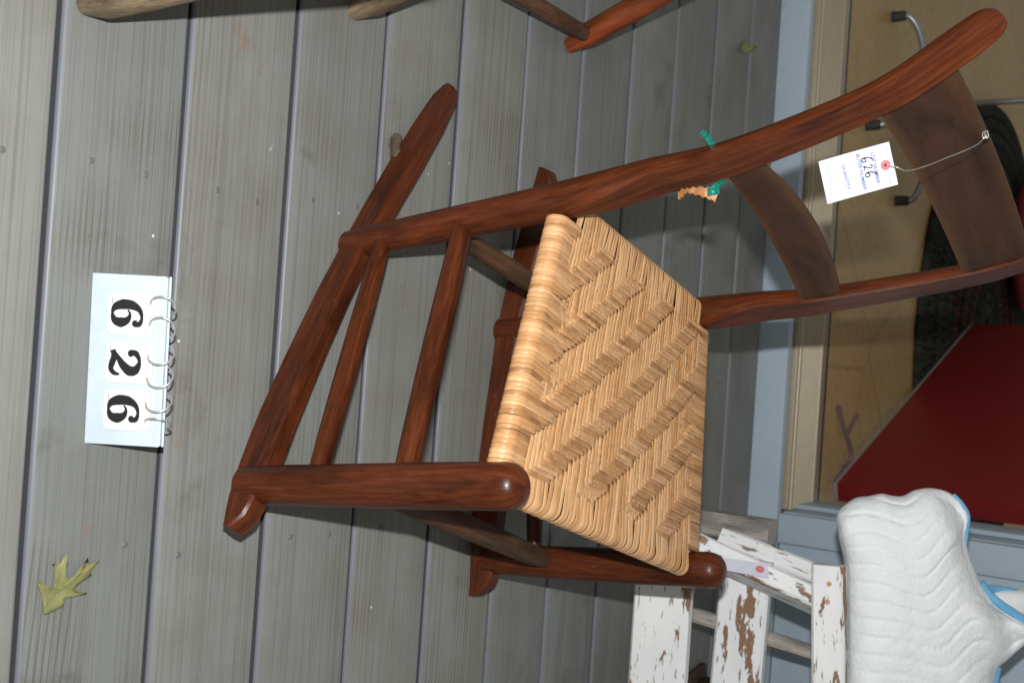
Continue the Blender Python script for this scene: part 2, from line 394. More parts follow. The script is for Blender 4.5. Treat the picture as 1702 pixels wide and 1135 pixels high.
floor = link('floor', box('floor', (-3.0, 2.487, -.02), (2.0, 6.5, FZ), 0), M['vinyl']); tag(floor, 'tan sheet vinyl floor inside the doorway', None, None, 'structure')

# red door, opened inwards, hinged by the casing
dr = empty('red_door', (.243, 2.532, FZ + .02), 'dark red painted door standing open into the house', 'door')
dd = V((-.41, 1.034, 0)).normalized(); dn = V((dd.y, -dd.x, 0))
h0 = V((.243, 2.532, 0)) + dn * .022
def slab(name, p0, p1, th, z0, z1, bev=.003):
    L = (V(p1) - V(p0)).length; me = box(name, (0, -th / 2, z0), (L, th / 2, z1), bev)
    d = (V(p1) - V(p0)).normalized(); me.transform(Matrix(((d.x, -d.y, 0, p0[0]), (d.y, d.x, 0, p0[1]), (0, 0, 1, 0), (0, 0, 0, 1)))); return me
child(link('door_slab', slab('door_slab', h0, h0 + dd * 1.11, .044, FZ + .030, 2.0), M['red']), dr)
child(link('door_bottom_edge', slab('door_bottom_edge', h0 + dd * .001, h0 + dd * 1.10, .038, FZ + .021, FZ + .0295, .001), M['sweepgrey']), dr)
# torn sweep strip curling from the door bottom
P = [on_z(1389, 800, FZ + .012), on_z(1403, 780, FZ + .012), on_z(1414, 762, FZ + .012), on_z(1413, 742, FZ + .014), on_z(1406, 722, FZ + .012), on_z(1399, 698, FZ + .008), on_z(1394, 674, FZ + .006)]
child(link('door_sweep', sweep('door_sweep', catmull(P, 5), lambda i: rect(.004, .011, .001), (0, 0, 1)), M['strip']), dr)
P = [on_z(1407, 724, FZ + .010), on_z(1416, 706, FZ + .006), on_z(1426, 688, FZ + .004)]
child(link('sweep_shred', sweep('sweep_shred', catmull(P, 4), lambda i: rect(.003, .007, .001), (0, 0, 1)), M['strip']), dr)

# braided oval rug: one braid ring after another
rug = empty('braided_rug', (-.12, 3.78, FZ), 'dark braided oval rug on the tan floor inside the doorway', 'rug')
for k in range(16):
    ra, rb = .70 - k * .040, .655 - k * .040
    if rb < .03: break
    pts = [V((-.12 + ra * math.cos(a), 3.78 + rb * math.sin(a), FZ + .009)) for a in [2 * math.pi * q / 72 for q in range(73)]]
    child(link('braid', sweep('braid', pts, lambda i: circ(.0205, 8, None, 1, .5), (0, 0, 1), 80, False), M['rug']), rug)
# red cushion on the rug
def pillow(name, c, rx, ry, rz, n=24):
    vs = []; fs = []
    for i in range(n + 1):
        for k in range(n * 2):
            a = math.pi * i / n - math.pi / 2; b = 2 * math.pi * k / (n * 2)
            f = lambda t: math.copysign(abs(t) ** .6, t)
            vs.append(V((c[0] + rx * f(math.cos(a)) * f(math.cos(b)), c[1] + ry * f(math.cos(a)) * f(math.sin(b)), c[2] + rz * math.sin(a))))
    m = n * 2
    for i in range(n):
        for k in range(m): fs.append((i * m + k, i * m + (k + 1) % m, (i + 1) * m + (k + 1) % m, (i + 1) * m + k))
    me = mesh(name, vs, fs, True, 80); bm = bmesh.new(); bm.from_mesh(me); bmesh.ops.remove_doubles(bm, verts=bm.verts, dist=1e-5); bm.to_mesh(me); bm.free(); return me
cu = link('cushion', pillow('cushion', (-.45, 4.12, FZ + .066), .22, .2, .05), M['redcloth']); tag(cu, 'dark red cushion lying on the braided rug', 'cushion')

# metal stand with three splayed legs
st = empty('metal_stand', (-.66, 2.87, FZ), 'grey metal tripod stand with black rubber feet on the tan floor', 'stand')
hub = on_y(1545, 177, 2.89)
for (x, y) in ((1492, 28), (1497, 334), (1449, 208)):
    f_ = on_z(x, y, FZ + .012); mid = lerp(f_, hub, .3) + V((0, 0, .035))
    leg = link('leg', tube('leg', catmull([f_ + V((0, 0, .004)), f_ + V((0, 0, .03)) + (hub - f_) * .03, mid, hub], 6), .008, 8), M['greymetal']); child(leg, st)
    fm = tube('rubber_foot', [f_ - V((0, 0, .0115)), f_ + V((0, 0, .016)), f_ + V((0, 0, .022))], lambda i: (.013, .012, .008)[i], 12)
    c_ = link('rubber_foot', fm, M['rubber']); child(c_, st)
child(link('pole', tube('pole', [hub - V((0, 0, .03)), hub + V((0, 0, .75))], .0075, 10), M['greymetal']), st)
child(link('hub', tube('hub', [hub - V((0, 0, .035)), hub + V((0, 0, .03))], .016, 12), M['greymetal']), st)

# ------------------------------------------------------------------ the rocking chair
KN, KF = 1.052, 1.064
ST = dict(fb=((0.1563, 0.8239, 0.084), (0.2748, 1.248, 0.0886)), ft=((0.118, 0.8429, 0.4139), (0.2389, 1.2625, 0.4116)),
          bb=((-0.105, 0.991, 0.0465), (-0.0232, 1.2829, 0.0537)), bs=((-0.1544, 0.9902, 0.352), (-0.0594, 1.2939, 0.3532)),
          s1l=((-0.188, 1.0106, 0.501), (-0.0735, 1.2935, 0.4797)), s1h=((-0.1944, 1.0033, 0.5362), (-0.0811, 1.3056, 0.5207)),
          s2l=((-0.231, 0.9896, 0.6524), (-0.1114, 1.3411, 0.6446)), s2h=((-0.2643, 0.9824, 0.7152), (-0.1339, 1.3664, 0.706)))
def K(p, k): return CAM + (V(p) - CAM) * k
PT = {s: (K(a, KN), K(b, KF)) for s, (a, b) in ST.items()}
tipn = at(1636, 50, .998); PT['tip'] = (tipn, PT['s2h'][1] + (tipn - PT['s2h'][0]) + V((.005, .012, 0)))
FWD = V((.951, -.309, 0)); BACK = -FWD; ACR = V((.309, .951, 0))
ch = empty('rocking_chair', (.02, 1.12, 0), 'small armless wooden rocking chair with woven cane seat and two back slats', 'rocking chair')

def runner(side):
    a, b = PT['bb'][side].copy(), PT['fb'][side].copy(); a.z = b.z = 0; d = (b - a).normalized(); nrm = V((-d.y, d.x, 0))
    ss = [-.268, -.262, -.245, -.2, -.13, -.06, 0, .07, .134, .19, .24, .28, .318, .345, .362, .378]
    zb = [.022, .017, .012, .0065, .002, .0004, 0, .0015, .006, .011, .0165, .0235, .032, .0395, .0465, .054]
    zt = [.029, .038, .043, .046, .044, .040, .037, .040, .046, .053, .060, .067, .074, .077, .076, .064]
    ss = [q * ((.905 if side else .985) if q < 0 else 1.0) for q in ss]
    if side:
        hs = [q - p for p, q in zip(zb, zt)]; zb = [interp([-.245, -.115, 0, .15, .28, .37], [.034, .0115, .001, .0, .004, .016], q) for q in ss]; zt = [p + min(h, .043) for p, h in zip(zb, hs)]
    k = .98 if side else 1.0
    pts = [a + d * s * k + V((0, 0, (p + q) / 2)) for s, p, q in zip(ss, zb, zt)]
    def sec(i):
        th = interp([-.27, -.24, -.1, .4], [.014, .021, .024, .026], ss[i]); h = max(zt[i] - zb[i], .003); c = min(.003, h * .3)
        return rect(th, h, c)
    n = len(pts); fr = []
    verts = []; m = 8; lens = [0]
    for i in range(1, n): lens.append(lens[-1] + (pts[i] - pts[i - 1]).length)
    for i in range(n):
        for (p, q) in sec(i): verts.append(pts[i] + nrm * p + V((0, 0, q)))
    faces = []; uvs = []; off = random.random() * 20; gg = [0, .022, .026, .066, .070, .092, .096, .136, .14]
    for i in range(n - 1):
        for q in range(m):
            q2 = (q + 1) % m; faces.append((i * m + q, (i + 1) * m + q, (i + 1) * m + q2, i * m + q2))
            uvs += [(off + lens[i], gg[q]), (off + lens[i + 1], gg[q]), (off + lens[i + 1], gg[q + 1]), (off + lens[i], gg[q + 1])]
    faces.append(tuple(range(m))); uvs += [(off, 0)] * m
    faces.append(tuple(reversed([(n - 1) * m + q for q in range(m)]))); uvs += [(off, 0)] * m
    return mesh('runner', verts, faces, True, 32, uvs)
for sd in (0, 1): child(link('runner', runner(sd), M['wood']), ch)

def front_post(sd):
    a, b = PT['fb'][sd], PT['ft'][sd]; d = (b - a).normalized(); L = (b - a).length
    a0 = a + d * (.006 if sd == 0 else .0); top = b + d * .008
    n = 16; pts = []; rs = []
    L = (top - a0).length
    for i in range(n): t = i / (n - 1); pts.append(a0 + d * (L - .022) * t); rs.append(interp([0, .04, .3, .75, 1], [.0200, .0208, .0215, .0228, .0226], t))
    for k in range(1, 8):
        q = k / 7 * math.pi / 2 * .97; pts.append(a0 + d * (L - .022 + .022 * math.sin(q))); rs.append(.0226 * math.cos(q) ** .8)
    return sweep('front_post', pts, lambda i: circ(rs[i], 24), FWD, 50)
for sd in (0, 1): child(link('front_post', front_post(sd), M['wood']), ch)

def back_post(sd):
    g = lambda s: PT[s][sd]
    base = g('bb') - (g('bs') - g('bb')).normalized() * .022
    ctl = [base, lerp(base, g('bs'), .5), g('bs'), lerp(g('bs'), g('s1l'), .55), (g('s1l') + g('s1h')) / 2, g('s2l'), g('s2h'), g('tip')]
    pts = catmull(ctl, 8)[:-1]; n = len(pts)
    rs = [interp([0, .04, .2, .30, .45, .60, .72, .86, .93, 1], [.016, .0185, .0195, .021, .0215, .019, .0172, .0178, .0180, .0172], i / (n - 1)) for i in range(n)]
    fl_ = [interp([0, .30, .45, 1], [1.0, .98, .40, .12], i / (n - 1)) for i in range(n)]
    d = (g('tip') - pts[-1]).normalized(); q0 = pts[-1]; r0 = rs[-1]; f0 = fl_[-1]
    for k in range(1, 7):
        q = k / 6 * math.pi / 2 * .96; pts.append(q0 + d * .022 * math.sin(q)); rs.append(r0 * math.cos(q) ** .7); fl_.append(f0)
    return sweep('back_post', pts, lambda i: dsec(rs[i], fl_[i]), V((.935, -.355, 0)), 30)
for sd in (0, 1): child(link('back_post', back_post(sd), M['wood']), ch)

def on_post(s1, s2, sd, t): return lerp(PT[s1][sd], PT[s2][sd], t)
def rung(p, q, r, mat, ends=.8, name='stretcher', flat=1.0):
    pts = [lerp(p, q, i / 14) for i in range(15)]
    return child(link(name, sweep(name, pts, lambda i: circ(r * interp([0, .12, .4, .6, .88, 1], [ends, .93, 1, 1, .93, ends], i / 14), 16, None, 1, flat), (0, 0, 1), 60), M[mat]), ch)
for sd in (0, 1):
    ofs = ACR * (-.004 if sd == 0 else .003)
    rung(on_post('bb', 'bs', sd, .203) + ofs, on_post('fb', 'ft', sd, .296 if sd == 0 else .227), .0118, 'wood')
    rung(on_post('bb', 'bs', sd, .571) + ofs, on_post('fb', 'ft', sd, .618), .0132, 'wood')
rung(on_post('fb', 'ft', 0, .50), on_post('fb', 'ft', 1, .301), .0145, 'greywood', .62)
rung(on_post('bb', 'bs', 0, .461), on_post('bb', 'bs', 1, .50), .0125, 'greywood', .75)

def slat(nl, nh, fl_, fh, bow, arch, th=.009):
    n = 24; m = 6; vs = []; fs = []; uvs = []
    inn = (fl_ - nl).normalized() * .006
    for side in (0, 1):
        for i in range(n + 1):
            s = i / n; k = 4 * s * (1 - s)
            lo = lerp(nl + inn, fl_ - inn, s) + BACK * bow * k; hi = lerp(nh + inn, fh - inn, s) + BACK * bow * k + (nh - nl).normalized() * arch * k
            for j in range(m + 1):
                t = j / m; e = 1 - max(0, abs(t - .5) * 2 - .82) / .18 * .5
                vs.append(lerp(lo, hi, t) + BACK * ((-.5 if side == 0 else .5) * th * e))
    w_ = m + 1; N = (n + 1) * w_; L = (fl_ - nl).length; Hh = (nh - nl).length
    def uv(v): v %= N; return (v // w_ / n * L + nl.x * 7, v % w_ / m * Hh)
    for i in range(n):
        for j in range(m):
            a = i * w_ + j; fs.append((a, a + w_, a + w_ + 1, a + 1)); a += N; fs.append((a, a + 1, a + w_ + 1, a + w_))
        a = i * w_; fs.append((a, a + N, a + N + w_, a + w_)); a = i * w_ + m; fs.append((a, a + w_, a + N + w_, a + N))
    for f in fs: uvs += [uv(v) for v in f]
    return mesh('back_slat', vs, fs, True, 50, uvs)
child(link('back_slat', slat(PT['s1l'][0], PT['s1h'][0], PT['s1l'][1], PT['s1h'][1], .012, .014), M['slatwood']), ch)
child(link('back_slat', slat(PT['s2l'][0], PT['s2h'][0], PT['s2l'][1], PT['s2h'][1], .010, .002), M['slatwood']), ch)

# --- seat: four rails hidden in the weave, warp strands front to back, weft strands side to side
NB, NF = on_post('bb', 'bs', 0, .965), on_post('fb', 'ft', 0, .925)
FB, FF = on_post('bb', 'bs', 1, .985), on_post('fb', 'ft', 1, .880)
RR = .0115
seat = child(link('seat', tube('seat', [NB, NF], RR - .002, 12), M['wood']), ch); seat['label'] = 'woven cane seat in a diagonal twill'
def sub(o, p): o.parent = p; o.matrix_parent_inverse = p.matrix_world.inverted(); return o
bpy.context.view_layer.update()
for a, b in ((FB, FF), (NF, FF), (NB, FB)): sub(link('seat_rail', tube('seat_rail', [a, b], RR - .002, 12), M['wood']), seat)
UPN = ((FF - NB).cross(FB - NF)).normalized()
if UPN.z < 0: UPN = -UPN
def SP(s, t): return lerp(lerp(NB, NF, t), lerp(FB, FF, t), s)     # s near->far, t back->front
NWARP, NWEFT, PER, OVER = 54, 56, 13, 6
HH = .0011
s_of = lambda i: .055 + .89 * (i + .5) / NWARP
t_of = lambda j: .075 + .86 * (j + .5) / NWEFT
def weft_over(i, j): return ((i + int(j * .86) + 4) % PER) < OVER
def strand(name, path, wdir, width, mat):
    """ribbon with rounded crown along path (list of (point, normal))"""
    n = len(path); prof = [(-.5, -.30), (-.43, .10), (-.27, .28), (.27, .28), (.43, .10), (.5, -.30)]; m = len(prof); vs = []; fs = []; uvs = []; th = .0008; L = [0.0]; ph = random.random() * 6.28; wk = random.uniform(.84, 1.0) if mat is M['warp'] else random.uniform(1.0, 1.1); sa = 1.0 if mat is M['warp'] else .45
    for i in range(1, n): L.append(L[-1] + (path[i][0] - path[i - 1][0]).length)
    for i, (p, nn, wd) in enumerate(path):
        sh = sa * (.0006 * math.sin(ph + L[i] * 55) + .0003 * math.sin(ph * 3 + L[i] * 190))
        for (a, b) in prof: vs.append(p + wd * (a * width(i) * wk + sh) + nn * (b * th))
    off = random.random() * 9
    for i in range(n - 1):
        for k in range(m - 1):
            fs.append((i * m + k, i * m + k + 1, (i + 1) * m + k + 1, (i + 1) * m + k))
            uvs += [(off + L[i], off + prof[k][0] * .006), (off + L[i], off + prof[k + 1][0] * .006), (off + L[i + 1], off + prof[k + 1][0] * .006), (off + L[i + 1], off + prof[k][0] * .006)]
    me = mesh(name, vs, fs, True, 80, uvs); return sub(link(name, me, mat), seat)
def wrap_path(ptf, seq, wdir, end0, end1, lift):
    """seq: list of (param, height); ptf(param)->point on the rail plane; wraps round the rails at both ends"""
    p0, p1 = ptf(0.0), ptf(1.0); d = (p1 - p0).normalized(); out = []; R = RR + lift
    for k in range(9):
        a = math.pi * (1 - k / 8); nn = UPN * math.cos(a) - d * math.sin(a); out.append((p0 + nn * R, nn, wdir))
    sag = lambda q: -.0035 * math.sin(math.pi * q)
    for q, h in seq: out.append((ptf(q) + UPN * (RR + h + sag(q)), UPN, wdir))
    for k in range(9):
        a = math.pi * k / 8; nn = UPN * math.cos(a) + d * math.sin(a); out.append((p1 + nn * R, nn, wdir))
    return out
for i in range(NWARP):
    s = s_of(i) + random.uniform(-.0012, .0012); ptf = lambda t, s=s: SP(s, t)
    seq = []
    for j in range(NWEFT):
        up = not weft_over(i, j)
        for q in (-.28, .28):
            jit = random.uniform(-.0003, .0004); seq.append((t_of(j + q), (HH if up else -HH) + jit))
    wd = (SP(s + .01, .5) - SP(s - .01, .5)).normalized()
    path = wrap_path(ptf, seq, wd, 0, 1, .0004 * (i % 2)); n = len(path)
    wfn = lambda q, n=n: lerp((FB - NB).length, (FF - NF).length, min(1, max(0, (q - 9) / (n - 18)))) * .89 / NWARP * 1.04
    strand('cane_strand', path, wd, wfn, M['warp'])
for j in range(NWEFT):
    t = t_of(j) + random.uniform(-.0012, .0012); ptf = lambda s, t=t: SP(s, t)
    seq = []
    for i in range(NWARP):
        up = weft_over(i, j)
        for q in (-.28, .28):
            jit = random.uniform(-.0003, .0004); seq.append((s_of(i + q), (HH if up else -HH) + jit))
    wd = (SP(.5, t + .01) - SP(.5, t - .01)).normalized()
    path = wrap_path(ptf, seq, wd, 0, 1, .0010 + .0002 * (j % 2))
    wv = random.uniform(.98, 1.10) * .30 * .86 / NWEFT * 1.06
    strand('cane_strand', path, wd, lambda q, wv=wv, n=len(path): wv * (1.0 if (q < 16 or q > n - 16) else .90), M['weft'])

# ------------------------------------------------------------------ lettering helpers
def text_mesh(body, size, M4, mat, name, parent, align='CENTER', shear=0.0, spacing=1.0):
    cu_ = bpy.data.curves.new('lettering', 'FONT'); cu_.body = body; cu_.size = size; cu_.align_x = align; cu_.align_y = 'CENTER'; cu_.shear = shear; cu_.space_character = spacing; cu_.resolution_u = 3; cu_.offset = size * .022
    to = bpy.data.objects.new('lettering', cu_); COL.objects.link(to); bpy.context.view_layer.update()
    me = bpy.data.meshes.new_from_object(to.evaluated_get(bpy.context.evaluated_depsgraph_get())); bpy.data.objects.remove(to); bpy.data.curves.remove(cu_)
    me.transform(M4); me.materials.clear(); o = link(name, me, mat); return child(o, parent)
def ribbon2d(path, widths, n=8, z=0.0):
    P = catmull([V((x, y, 0)) for x, y in path], n); ts = [i / (len(P) - 1) for i in range(len(P))]; xs = [i / (len(path) - 1) for i in range(len(path))]
    vs = []; fs = []
    for i, p in enumerate(P):
        d = (P[min(i + 1, len(P) - 1)] - P[max(i - 1, 0)]).normalized(); nn = V((-d.y, d.x, 0)); w_ = interp(xs, widths, ts[i]) / 2
        vs += [V((p.x + nn.x * w_, p.y + nn.y * w_, z)), V((p.x - nn.x * w_, p.y - nn.y * w_, z))]
    for i in range(len(P) - 1): fs.append((2 * i, 2 * i + 1, 2 * i + 3, 2 * i + 2))
    return vs, fs
def disc2d(c, rx, ry, z=0.0, m=24):
    return [V((c[0] + rx * math.cos(2 * math.pi * k / m), c[1] + ry * math.sin(2 * math.pi * k / m), z)) for k in range(m)], [tuple(range(m))]
def join(parts):
    vs = []; fs = []
    for v, f in parts:
        o = len(vs); vs += v; fs += [tuple(q + o for q in t) for t in f]
    return vs, fs
def basis(o, ex, ey):
    ez = ex.cross(ey).normalized(); return Matrix(((ex.x, ey.x, ez.x, o.x), (ex.y, ey.y, ez.y, o.y), (ex.z, ey.z, ez.z, o.z), (0, 0, 0, 1)))
DIG6 = join([ribbon2d([(.74, .76), (.70, .92), (.52, .985), (.30, .90), (.17, .66), (.155, .36), (.24, .12), (.42, .035), (.62, .12), (.68, .33), (.60, .53), (.43, .60), (.30, .52)], [.13, .16, .09, .16, .27, .30, .22, .08, .22, .30, .20, .08, .04], 8),
             disc2d((.695, .775), .10, .095, .00004)])
DIG2 = join([ribbon2d([(.12, .68), (.16, .85), (.38, .965), (.62, .86), (.66, .66), (.50, .44), (.28, .27), (.12, .13)], [.16, .18, .10, .26, .30, .24, .14, .10], 8), disc2d((.15, .68), .105, .10, .00004),
             ribbon2d([(.07, .095), (.25, .15), (.45, .09), (.62, .06), (.74, .16), (.78, .34)], [.16, .20, .20, .16, .14, .06], 8, .00003)])

# ------------------------------------------------------------------ flip number stand on the deck
sA, sB = on_z(153, 453), on_z(139, 736); ex = (sB - sA).normalized(); Wd = (sB - sA).length
TZ = .062; tA = CAM + ray(278, 456) * ((CAM.z - TZ) / -ray(278, 456).z)
ey = (tA - sA); ey = (ey - ex * ey.dot(ex)); Hh = ey.length; ey.normalize(); ez = ex.cross(ey)
sg = empty('number_stand', (sA + sB) / 2, 'white ring bound flip number stand reading 626 on the deck', 'number sign')
B4 = basis(sA, ex, ey)
def local_box(name, lo, hi, M4, mat, parent, bev=.0008):
    me = box(name, lo, hi, bev, 2); me.transform(M4); return child(link(name, me, mat), parent)
local_box('front_board', (0, .0005, -.0025), (Wd, Hh, 0), B4, M['white'], sg, .001)
topc = sA + ey * Hh; bk = V((ey.x, ey.y + 2 * (0) , 0)); hdir = V((-ex.y, ex.x, 0)); bdir = (hdir * ey.dot(hdir) - V((0, 0, ey.z))).normalized()
B5 = basis(topc + hdir * .003, ex, bdir); local_box('back_board', (0, 0, 0), (Wd, Hh * .985, .0025), B5, M['white'], sg, .001)
local_box('spine', (.001, Hh - .006, -.006), (Wd - .001, Hh + .0015, .0006), B4, M['white'], sg, .0015)
pxm = 1727.0
def rounded(w_, h_, r, m=5):
    P = []
    for cx, cy, a0 in ((w_ - r, h_ - r, 0), (r, h_ - r, 90), (r, r, 180), (w_ - r, r, 270)):
        for k in range(m + 1): a = math.radians(a0 + 90 * k / m); P.append((cx + r * math.cos(a), cy + r * math.sin(a)))
    return P
cw = Wd * .236; chh = Hh * .62
for n_, (fx, dg, sl) in enumerate(((.115, DIG6, -.01), (.40, DIG2, .0), (.675, DIG6, .012))):
    Mc = B4 @ Matrix.Translation((fx * Wd, Hh * .255 + sl * .02, .0)) @ Matrix.Rotation(-.012 + .008 * n_, 4, 'Z')
    P = rounded(cw, chh, .006); m = len(P)
    vs = [V((x, y, .0010)) for x, y in P] + [V((x, y, .0026)) for x, y in P]; fs = [tuple(m + k for k in range(m)), tuple(reversed(range(m)))] + [(k, (k + 1) % m, m + (k + 1) % m, m + k) for k in range(m)]
    me = mesh('number_card', vs, fs, False); me.transform(Mc); cd_ = child(link('number_card', me, M['paper']), sg)
    ds = cw * .80; me = mesh('digit', [V((cw * .12 + v.x * ds * 1.06, chh * .08 + v.y * ds * .98, .0029 + v.z)) for v in dg[0]], dg[1], False); me.transform(Mc)
    child(link('digit', me, M['ink']), sg)
    me = box('small_print', (cw * .10, .0038, .00275), (cw * .26, .0042, .0029), 0); me.transform(Mc); child(link('small_print', me, M['ink']), sg)
    for q, til in ((.20, .80), (.74, .95)):
        cx = fx * Wd + cw * q + .002; til = (-til if n_ == 0 else til) if not (n_ == 2 and q > .5) else -.5
        cen = V((cx, Hh - .0015, .001)); pts = []
        for k in range(29):
            a = 2 * math.pi * k / 28; r = .0125; pts.append(B4 @ (cen + V((math.sin(til) * r * math.sin(a), r * math.cos(a), r * math.sin(a) * math.cos(til)))))
        ref = B4.to_3x3() @ V((math.cos(til), 0, -math.sin(til)))
        child(link('ring', sweep('ring', pts, lambda i: circ(.00105, 8), ref, 80, False), M['steel']), sg)

# ------------------------------------------------------------------ lot tag wired to the upper back slat
tg = empty('lot_tag', at(1430, 290, 1.045), 'white paper lot tag numbered 626 wired to the upper back slat', 'tag')
c00, c10, c11, c01 = at(1366, 342, 1.035), at(1360.4, 269, 1.035), at(1477.4, 236, 1.028), at(1493.6, 312.7, 1.028)   # lower right, lower left, upper left, upper right
o_ = c10; ty = (c11 - c10); thh = ty.length; ty.normalize(); tx = (c00 - c10); tx = tx - ty * tx.dot(ty) * .7; tw = tx.length; tx.normalize(); T4 = basis(o_, tx, ty)
ck = tw * .16
P = [(0, 0), (tw, 0), (tw, thh), (0, thh)]
n_ = 8; vs = []; fs = []
for i in range(n_ + 1):
    for k in range(2):
        y = thh * i / n_; cz = .0022 * math.sin(math.pi * i / n_)
        vs += [V((tw * k, y, cz + .0002)), V((tw * k, y, cz - .0002))]
for i in range(n_):
    a = i * 4; b = a + 4; fs += [(a, a + 2, b + 2, b), (a + 1, b + 1, b + 3, a + 3), (a, b, b + 1, a + 1), (a + 2, a + 3, b + 3, b + 2)]
fs += [(0, 1, 3, 2), (n_ * 4, n_ * 4 + 2, n_ * 4 + 3, n_ * 4 + 1)]
me = mesh('card', vs, fs, True, 40); me.transform(T4); child(link('card', me, M['tagpaper']), tg)
def tagz(y): return .0022 * math.sin(math.pi * max(0, min(1, y / thh))) + .0005
def ring2d(r0, r1, m=20): return [V((r * math.cos(2 * math.pi * k / m), r * math.sin(2 * math.pi * k / m), 0)) for r in (r0, r1) for k in range(m)], [(k, m + k, m + (k + 1) % m, (k + 1) % m) for k in range(m)]
ecx, ecy = tw * .50, thh * .885
v_, f_ = ring2d(tw * .032, tw * .115); me = mesh('eyelet', v_, f_, False); me.transform(T4 @ Matrix.Translation((ecx, ecy, tagz(ecy) + .0002))); child(link('eyelet', me, M['pink']), tg)
v_, f_ = disc2d((0, 0), tw * .035, tw * .035); me = mesh('eyelet_hole', v_, f_, False); me.transform(T4 @ Matrix.Translation((ecx, ecy, tagz(ecy) + .0003))); child(link('eyelet_hole', me, M['pen']), tg)
for body, fx, fy, sz in (('LOT NUMBER', .50, .735, .118), ('BUYER NUMBER', .50, .535, .118), ('QUANTITY', .52, .315, .118), ('BARN AND HOME SALES', .50, .12, .055), ('AUCTION LOT TAG', .5, .075, .05)):
    if sz < .1: continue
    text_mesh(body, tw * sz, T4 @ Matrix.Translation((tw * fx, thh * fy, tagz(thh * fy) + .0002)), M['print'], 'lettering', tg)
for fy, a, b in ((.355, .1, .95), (.155, .08, .95)):
    me = box('rule', (tw * a, thh * fy - .0001, 0), (tw * b, thh * fy + .0001, .00015), 0); me.transform(T4 @ Matrix.Translation((0, 0, tagz(thh * fy)))); child(link('rule', me, M['print']), tg)
for fy, a, b, c_ in ((.115, .14, .86, 9), (.075, .10, .90, 11), (.90, .78, .95, 4)):     # small print too fine to read: short dashes
    vs = []; fs = []; x = a
    while x < b:
        w_ = random.uniform(.02, .05); k = len(vs); vs += [V((tw * x, thh * fy - .0003, 0)), V((tw * (x + w_), thh * fy - .0003, 0)), V((tw * (x + w_), thh * fy + .0003, 0)), V((tw * x, thh * fy + .0003, 0))]; fs.append((k, k + 1, k + 2, k + 3)); x += w_ + .022
    me = mesh('small_print', vs, fs, False); me.transform(T4 @ Matrix.Translation((0, 0, tagz(thh * fy) + .0002))); child(link('small_print', me, M['print']), tg)
def hand(path, x0, sc, y0):
    v_, f_ = ribbon2d([(x0 + x * sc, y0 + y * sc) for x, y in path], [sc * .12] * len(path), 6); me = mesh('handwriting', v_, f_, False)
    me.transform(T4 @ Matrix.Translation((0, 0, tagz(thh * .63) + .0004))); child(link('handwriting', me, M['pen']), tg)
h6 = [(.50, 1.25), (.22, .95), (.05, .50), (.10, .12), (.34, .02), (.50, .22), (.40, .46), (.18, .40), (.10, .22)]
h2 = [(.05, .80), (.22, 1.02), (.42, .88), (.34, .55), (.12, .15), (.10, .05), (.30, .16), (.55, .02)]
sc = tw * .21
hand(h6, tw * .20, sc, thh * .57); hand(h2, tw * .38, sc * .95, thh * .575); hand(h6, tw * .545, sc * 1.05, thh * .58)
wp = [T4 @ V((ecx, ecy, .002)), at(1490, 278, 1.015), at(1508, 284, 1.02), at(1540, 276, 1.035), at(1575, 262, 1.06), at(1605, 250, 1.075), at(1625, 240, 1.085), at(1637, 228, 1.095)]
wr = link('tag_wire', tube('tag_wire', catmull(wp, 6), .00042, 6), M['steel']); child(wr, tg)
lp = []
for k in range(22):
    a = k / 21 * 3.6 * math.pi; lp.append(at(1635 + 4 * math.cos(a) + k * .3, 224 + 6 * math.sin(a), 1.09 + .008 * k / 21))
child(link('wire_twist', tube('wire_twist', lp, .0006, 6), M['steel']), tg)

# green foil ribbon and a paper scrap knotted round the near back post
rb = empty('green_ribbon', at(1185, 262, 1.17), 'shiny green foil ribbon knotted round the rocking chair back post', 'ribbon')
def band(name, pts, wd, ref, mat, parent): return child(link(name, sweep(name, catmull(pts, 5), lambda i: rect(.0006, wd, .0001), ref, 60), mat), parent)
band('ribbon_tail', [at(1188, 246, 1.165), at(1181, 236, 1.16), at(1174, 226, 1.155), at(1166, 219, 1.15)], .0058, AU * .77 - AR * .63, M['ribbon'], rb)
cpost = lerp(PT['s1l'][0], PT['bs'][0], .06); dirp = (PT['s1h'][0] - PT['bs'][0]).normalized(); e1 = (FWD - dirp * FWD.dot(dirp)).normalized(); e2 = dirp.cross(e1)
band('ribbon_tail', [at(1163, 311, 1.168), at(1180, 316, 1.16), at(1192, 308, 1.160), at(1204, 300, 1.168)], .0052, AU + AR * .6, M['ribbon'], rb)
band('ribbon_knot', [at(1176, 320, 1.158), at(1184, 318, 1.152), at(1195, 316, 1.155)], .0075, AR, M['ribbon'], rb)
sc_ = [at(x, y, d) for x, y, d in ((1127, 330, 1.155), (1136, 319, 1.16), (1150, 317, 1.165), (1172, 320, 1.16), (1192, 326, 1.158))]
pp = catmull(sc_, 6); n = len(pp)
po = child(link('paper_scrap', sweep('paper_scrap', pp, lambda i: [(x, y + .001 * math.sin(i * 1.9)) for x, y in rect(.0005, interp([0, .15, .35, .7, 1], [.003, .008, .004, .009, .012], i / (n - 1)), .0001)], AR, 60), M['drytan']), rb)
